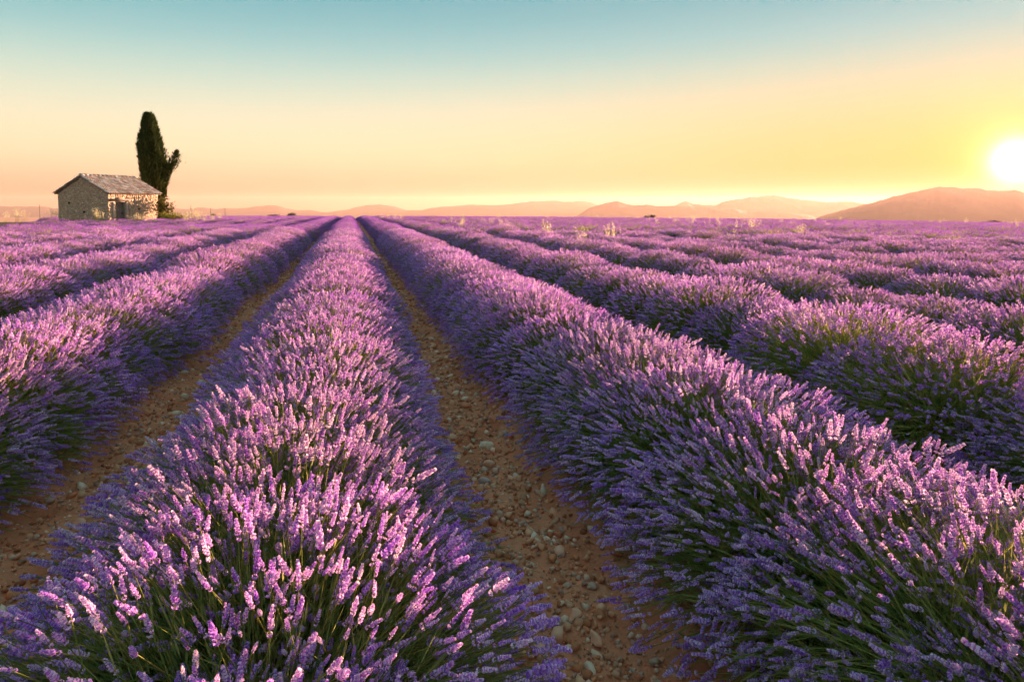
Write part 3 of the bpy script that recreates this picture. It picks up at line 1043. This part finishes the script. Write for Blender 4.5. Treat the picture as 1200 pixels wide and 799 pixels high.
def leaves(soup, pos, dirs, ln, wd, cols, r):
    n = len(pos)
    dirs = dirs / np.linalg.norm(dirs, axis=1, keepdims=True)
    sd = np.cross(dirs, r.normal(0, 1, (n, 3))); sd /= np.linalg.norm(sd, axis=1, keepdims=True)
    ln = np.broadcast_to(np.asarray(ln, float).reshape(-1, 1), (n, 1)); wd = np.broadcast_to(np.asarray(wd, float).reshape(-1, 1), (n, 1))
    q = np.stack([pos, pos + dirs * ln * 0.45 + sd * wd, pos + dirs * ln, pos + dirs * ln * 0.45 - sd * wd], 1).reshape(-1, 3)
    f = (np.array([[0, 1, 2, 3]])[None] + (np.arange(n) * 4)[:, None, None]).reshape(-1, 4)
    soup.add(q, f, np.repeat(cols, 4, 0))


def spot(px, depth):
    p = FWD * depth + RGT * (px - 600) / 800.0 * depth
    return float(p[0]), float(p[1]), float(ground_z(*p))


tx, ty, tz = spot(180.5, 59)
cyp = empty('cypress_tree', (tx, ty, tz - 0.05))
tag(cyp, 'tall dark column shaped cypress standing behind the stone hut', 'tree')
cr = np.random.default_rng(31)
trunk = Soup()
tube(trunk, [(0.05, 0, -0.2), (0.02, 0, 1.5), (-0.05, 0.02, 4), (-0.15, 0, 6.5), (-0.3, 0, 8.6)], [0.24, 0.2, 0.15, 0.09, 0.03], (1, 1, 1))
obj('trunk', trunk.mesh('trunk', M_BARK), cyp)
crown = Soup()
TH_ = 9.35
prof_h = np.array([0.3, 0.8, 1.6, 2.6, 3.6, 4.8, 6.0, 7.0, 8.0, 8.8, 9.2, 9.45])
prof_r = np.array([0.10, 0.35, 0.72, 1.00, 1.12, 1.20, 1.12, 0.92, 0.72, 0.50, 0.34, 0.08])
n = 22000
hz = cr.uniform(0.35, 9.4, n)
an = cr.uniform(0, 2 * math.pi, n)
rad = np.interp(hz, prof_h, prof_r)
lump = 0.72 + 0.50 * vnoise(an * 2.6, hz * 0.85, 17)
fr_ = 1 - 0.55 * cr.random(n) ** 2.0 + 0.22 * np.clip(vnoise(an * 7, hz * 3.2, 41) - 0.6, 0, 1) * 2
rr = 0.90 * rad * lump * fr_
ax = np.interp(hz, [0, 4, 9.4], [0.18, 0.0, -0.22])
pos = np.stack([ax * RGT[0] + rr * np.cos(an), ax * RGT[1] + rr * np.sin(an), hz], -1)
dirs = np.stack([np.cos(an) * 0.45, np.sin(an) * 0.45, np.full(n, 1.0)], -1) + cr.normal(0, 0.28, (n, 3))
g = cr.random(n)[:, None] * (0.5 + vnoise(an * 3, hz * 1.1, 23)[:, None] * 0.5)
cols = np.array([[0.035, 0.055, 0.018]]) * (1 - g) + np.array([[0.11, 0.12, 0.035]]) * g
leaves(crown, pos, dirs, cr.uniform(0.18, 0.46, n), cr.uniform(0.025, 0.05, n), cols, cr)
obj('crown', crown.mesh('crown', M_CYP), cyp)
# the loose side limb that leans away from the column on the sun's side
limb = Soup(); lf = Soup()
R3 = np.array([RGT[0], RGT[1], 0]); U3 = np.array([0, 0, 1.0])
L0 = R3 * 0.75 + U3 * 2.6; L1 = R3 * 1.25 + U3 * 4.3; L2 = R3 * 1.78 + U3 * 5.3; L3 = R3 * 2.12 + U3 * 6.3
tube(limb, [L0, L1, L2, L3], [0.08, 0.06, 0.04, 0.015], (1, 1, 1), 6)
so = obj('side_limb', limb.mesh('side_limb', M_BARK), cyp)
n = 2600
t = cr.random(n) ** 0.8
seg = np.array([[0.0, *L0], [0.45, *L1], [0.78, *L2], [1.0, *L3]])
pp = np.stack([np.interp(t, seg[:, 0], seg[:, i]) for i in (1, 2, 3)], -1)
wid = np.interp(t, [0, 0.3, 0.5, 0.7, 0.85, 1.0], [0.15, 0.36, 0.22, 0.48, 0.40, 0.08]) * (0.55 + 0.75 * vnoise(t * 16, t * 0, 3))
pp = pp + cr.normal(0, 0.5, (n, 3)) * wid[:, None]
dd = R3 * 0.35 + U3 * 1.0 + cr.normal(0, 0.5, (n, 3))
g = cr.random(n)[:, None]
leaves(lf, pp, dd, cr.uniform(0.14, 0.28, n), cr.uniform(0.02, 0.045, n), np.array([[0.03, 0.042, 0.014]]) * (1 - g) + np.array([[0.075, 0.08, 0.025]]) * g, cr)
obj('foliage', lf.mesh('foliage', M_CYP), so)


def shrub(name, label, cat, loc, rx, rz, n, c1, c2, seed, ln=0.09, group=None, mat=M_SHRUB, stems=5):
    r = np.random.default_rng(seed)
    root = empty(name, loc)
    tag(root, label, cat, group)
    st = Soup()
    for i in range(stems):
        a = r.uniform(0, 6.28); q = rx * r.uniform(0.2, 0.7)
        tube(st, [(0, 0, -0.1), (q * 0.3 * math.cos(a), q * 0.3 * math.sin(a), rz * 0.5), (q * math.cos(a), q * math.sin(a), rz * 1.4)],
             [0.03 * rz, 0.02 * rz, 0.006 * rz], (1, 1, 1), 5)
    obj('stems', st.mesh('stems', M_BARK), root)
    cen = np.stack([r.normal(0, 0.45, 14) * rx, r.normal(0, 0.45, 14) * rx, r.uniform(0.25, 1.6, 14) * rz], -1)
    ci_ = r.integers(0, 14, n)
    p = cen[ci_] + r.normal(0, 0.26, (n, 3)) * np.array([rx, rx, rz])
    p[:, 2] = np.abs(p[:, 2])
    d = r.normal(0, 0.7, (n, 3)) + np.array([0, 0, 0.5])
    g = (r.random(n) * 0.6 + r.random(14)[ci_] * 0.4)[:, None]
    cs = np.array([c1]) * (1 - g) + np.array([c2]) * g
    s = Soup()
    leaves(s, p, d, r.uniform(0.7, 1.3, n) * ln, r.uniform(0.7, 1.3, n) * ln * 0.32, cs, r)
    obj('crown', s.mesh('crown', mat), root)
    return root


# overgrown shrub against the hut's end, with yellow-green broom at its foot
ex, ey, ez = spot(191, 54.0)
shrub('climbing_shrub', 'tangled olive green shrub climbing the end of the hut wall', 'shrub', (ex, ey, ez), 0.55, 1.1, 1200, (0.07, 0.085, 0.02), (0.17, 0.15, 0.04), 61, ln=0.15)
ex, ey, ez = spot(203, 52.5)
shrub('broom_shrub', 'low yellow green shrub at the foot of the hut', 'shrub', (ex, ey, ez), 0.95, 0.50, 1500, (0.22, 0.21, 0.03), (0.38, 0.33, 0.06), 62, ln=0.13)
for i, (px, dp, rx, rz, lab) in enumerate(((341, 112, 0.75, 0.45, 'round dark bush standing on the skyline above the lavender rows'),
                                           (321, 113, 1.0, 0.3, 'low dark bush next to the round one on the skyline'),
                                           (250, 112, 0.4, 0.4, 'small dark bush on the skyline beside the fence posts'),
                                           (761, 94, 0.7, 0.32, 'small dark bush on the skyline under the steep ended ridge'),
                                           (1164, 96, 0.8, 0.3, 'dark low bush on the skyline below the rounded hill'))):
    ex, ey, ez = spot(px, dp)
    shrub('skyline_bush', lab, 'bush', (ex, ey, ez + 0.35), rx, rz, 900, (0.03, 0.035, 0.02), (0.07, 0.07, 0.03), 70 + i, ln=0.14, group='bushes on the skyline')

# broken dry stalks lying in the furrows
straw = Soup()
n = 420
fxs = np.where(sr.random(n) < 0.6, FUR[0], FUR[-1])
sx = fxs + sr.normal(0, 0.26, n); sy = 1.2 + 11 * sr.random(n) ** 1.5
sz_ = np.array([surf_z(a_, b_) for a_, b_ in zip(sx, sy)]) + 0.014
an = sr.uniform(0, 6.28, n)
g = sr.random(n)[:, None]
leaves(straw, np.stack([sx, sy, sz_], -1), np.stack([np.cos(an), np.sin(an), sr.normal(0, 0.12, n)], -1), sr.uniform(0.04, 0.13, n), sr.uniform(0.0012, 0.003, n),
       np.array([[0.45, 0.32, 0.17]]) * (1 - g) + np.array([[0.75, 0.62, 0.40]]) * g, sr)
tag(obj('straw', straw.mesh('straw', M_DRY)), 'broken dry stalks scattered over the furrows', 'straw', kind='stuff')

# thin fence posts on the skyline towards the hut
for i, (px, dp, h) in enumerate(((47, 118, 3.0), (224, 118, 2.6), (247, 118, 2.2), (264, 118, 2.2))):
    ex, ey, ez = spot(px, dp)
    post = Soup()
    tube(post, [(0, 0, -0.3), (0.01, 0, h * 0.5), (0.0, 0.01, h), (0, 0.01, h + 0.01)], [0.05, 0.045, 0.04, 0.015], (1, 1, 1), 6)
    o = obj('post', post.mesh('post', M_WOOD), loc=(ex, ey, ez))
    tag(o, ('lone thin wooden post on the skyline behind the hut gable' if i == 0 else 'thin wooden post in a line on the skyline past the cypress'), 'post', 'posts on the skyline')

# pale dry grass standing out above the lavender
TUFT = []
for q in range(4):
    r = np.random.default_rng(300 + q)
    st = Soup(); hd = Soup()
    for i in range((5, 8, 3, 12)[q]):
        a = r.uniform(0, 6.28); lean = r.uniform(0.04, 0.20) * (1.3 if q == 3 else 1); h = r.uniform(0.85, 1.12)
        b = np.array([r.normal(0, 0.07), r.normal(0, 0.07), 0])
        dv_ = np.array([math.cos(a), math.sin(a), 0])
        P = [b, b + dv_ * lean * 0.3 + U3 * h * 0.5, b + dv_ * lean + U3 * h]
        tube(st, P, [0.004, 0.003, 0.002], (0.50, 0.42, 0.22), 3)
        m_ = 19
        tt = r.uniform(0.62, 1.0, m_)
        pos = np.array([P[1] + (P[2] - P[1]) * ((t_ - 0.5) * 2) for t_ in tt]) + r.normal(0, 0.022, (m_, 3))
        dirs = dv_ * 0.4 + U3 * 0.8 + r.normal(0, 0.5, (m_, 3))
        g = r.random(m_)[:, None]
        leaves(hd, pos, dirs, r.uniform(0.03, 0.06, m_), r.uniform(0.008, 0.014, m_), np.array([[0.62, 0.52, 0.30]]) * (1 - g) + np.array([[0.85, 0.78, 0.55]]) * g, r)
    TUFT.append((st.mesh('stalks', M_DRY), hd.mesh('seed_heads', M_DRY)))


def tuft(px, depth, scale, label, group, q=None):
    ex, ey, ez = spot(px, depth)
    root = empty('wild_oat_tuft', (ex, ey, ez), random.uniform(0, 6.28))
    root.scale = (scale, scale, scale)
    tag(root, label, 'grass', group)
    q = random.randrange(4) if q is None else q
    obj('stalks', TUFT[q][0], root)['kind'] = 'stuff'; obj('seed_heads', TUFT[q][1], root)['kind'] = 'stuff'


for px, dp, sc in ((20, 53, 1.25), (28, 54, 1.1), (62, 50, 1.2), (72, 49.5, 1.0), (8, 55, 1.0), (113, 48.6, 1.25), (120, 48.3, 1.0), (161, 48.2, 0.95), (168, 48.6, 0.8),
                   (176, 48.5, 0.85), (154, 48, 0.7)):
    tuft(px, dp, sc, 'tuft of pale dry wild oats growing along the foot of the hut', 'dry grass around the hut', 3)
for px, dp, sc in ((222, 46, 1.15), (228, 46.5, 1.3), (233, 45.5, 1.1), (219, 47, 1.0), (240, 46, 0.9), (248, 48, 0.9), (258, 52, 0.9)):
    tuft(px, dp, sc, 'tuft of pale dry wild oats in the lavender past the cypress', 'dry grass past the cypress', 3)
pr_ = random.Random(4)
near_list = [(575, 38), (566, 44), (596, 30), (588, 36), (572, 31), (640, 21), (643, 23), (683, 17), (462, 52), (455, 60), (470, 48), (448, 66), (520, 40), (540, 33),
             (858, 21), (866, 30), (876, 34), (890, 36), (882, 31), (936, 25), (940, 24), (770, 44), (760, 52), (806, 50), (812, 48), (842, 56), (717, 20)]
for px, dp in near_list:
    tuft(px, dp, pr_.uniform(0.72, 0.95), 'pale dry wild oats standing above the lavender on the side of the sun', 'dry grass among the sunward rows')
for _ in range(46):
    px = pr_.uniform(500, 1195); dp = pr_.uniform(30, 82)
    tuft(px, dp, pr_.uniform(0.65, 0.95), 'pale dry wild oats standing above the lavender on the side of the sun', 'dry grass among the sunward rows')

# ------------------------------------------------------------------ the hazy evening air
hb = Soup(); hb.box((-37500, -37500, PLAIN - 20), (37500, 37500, 400))
hm, ht, hout = material('evening_haze')
pv = ht.nodes.new('ShaderNodeVolumePrincipled')
pv.inputs['Color'].default_value = (0.95, 0.66, 0.54, 1)
pv.inputs['Density'].default_value = 2.2e-5
pv.inputs['Anisotropy'].default_value = 0.35
ht.links.new(pv.outputs[0], hout.inputs['Volume'])
haze = obj('haze', hb.mesh('haze', hm))
tag(haze, 'pale evening haze filling the air over the field', 'haze', kind='stuff')
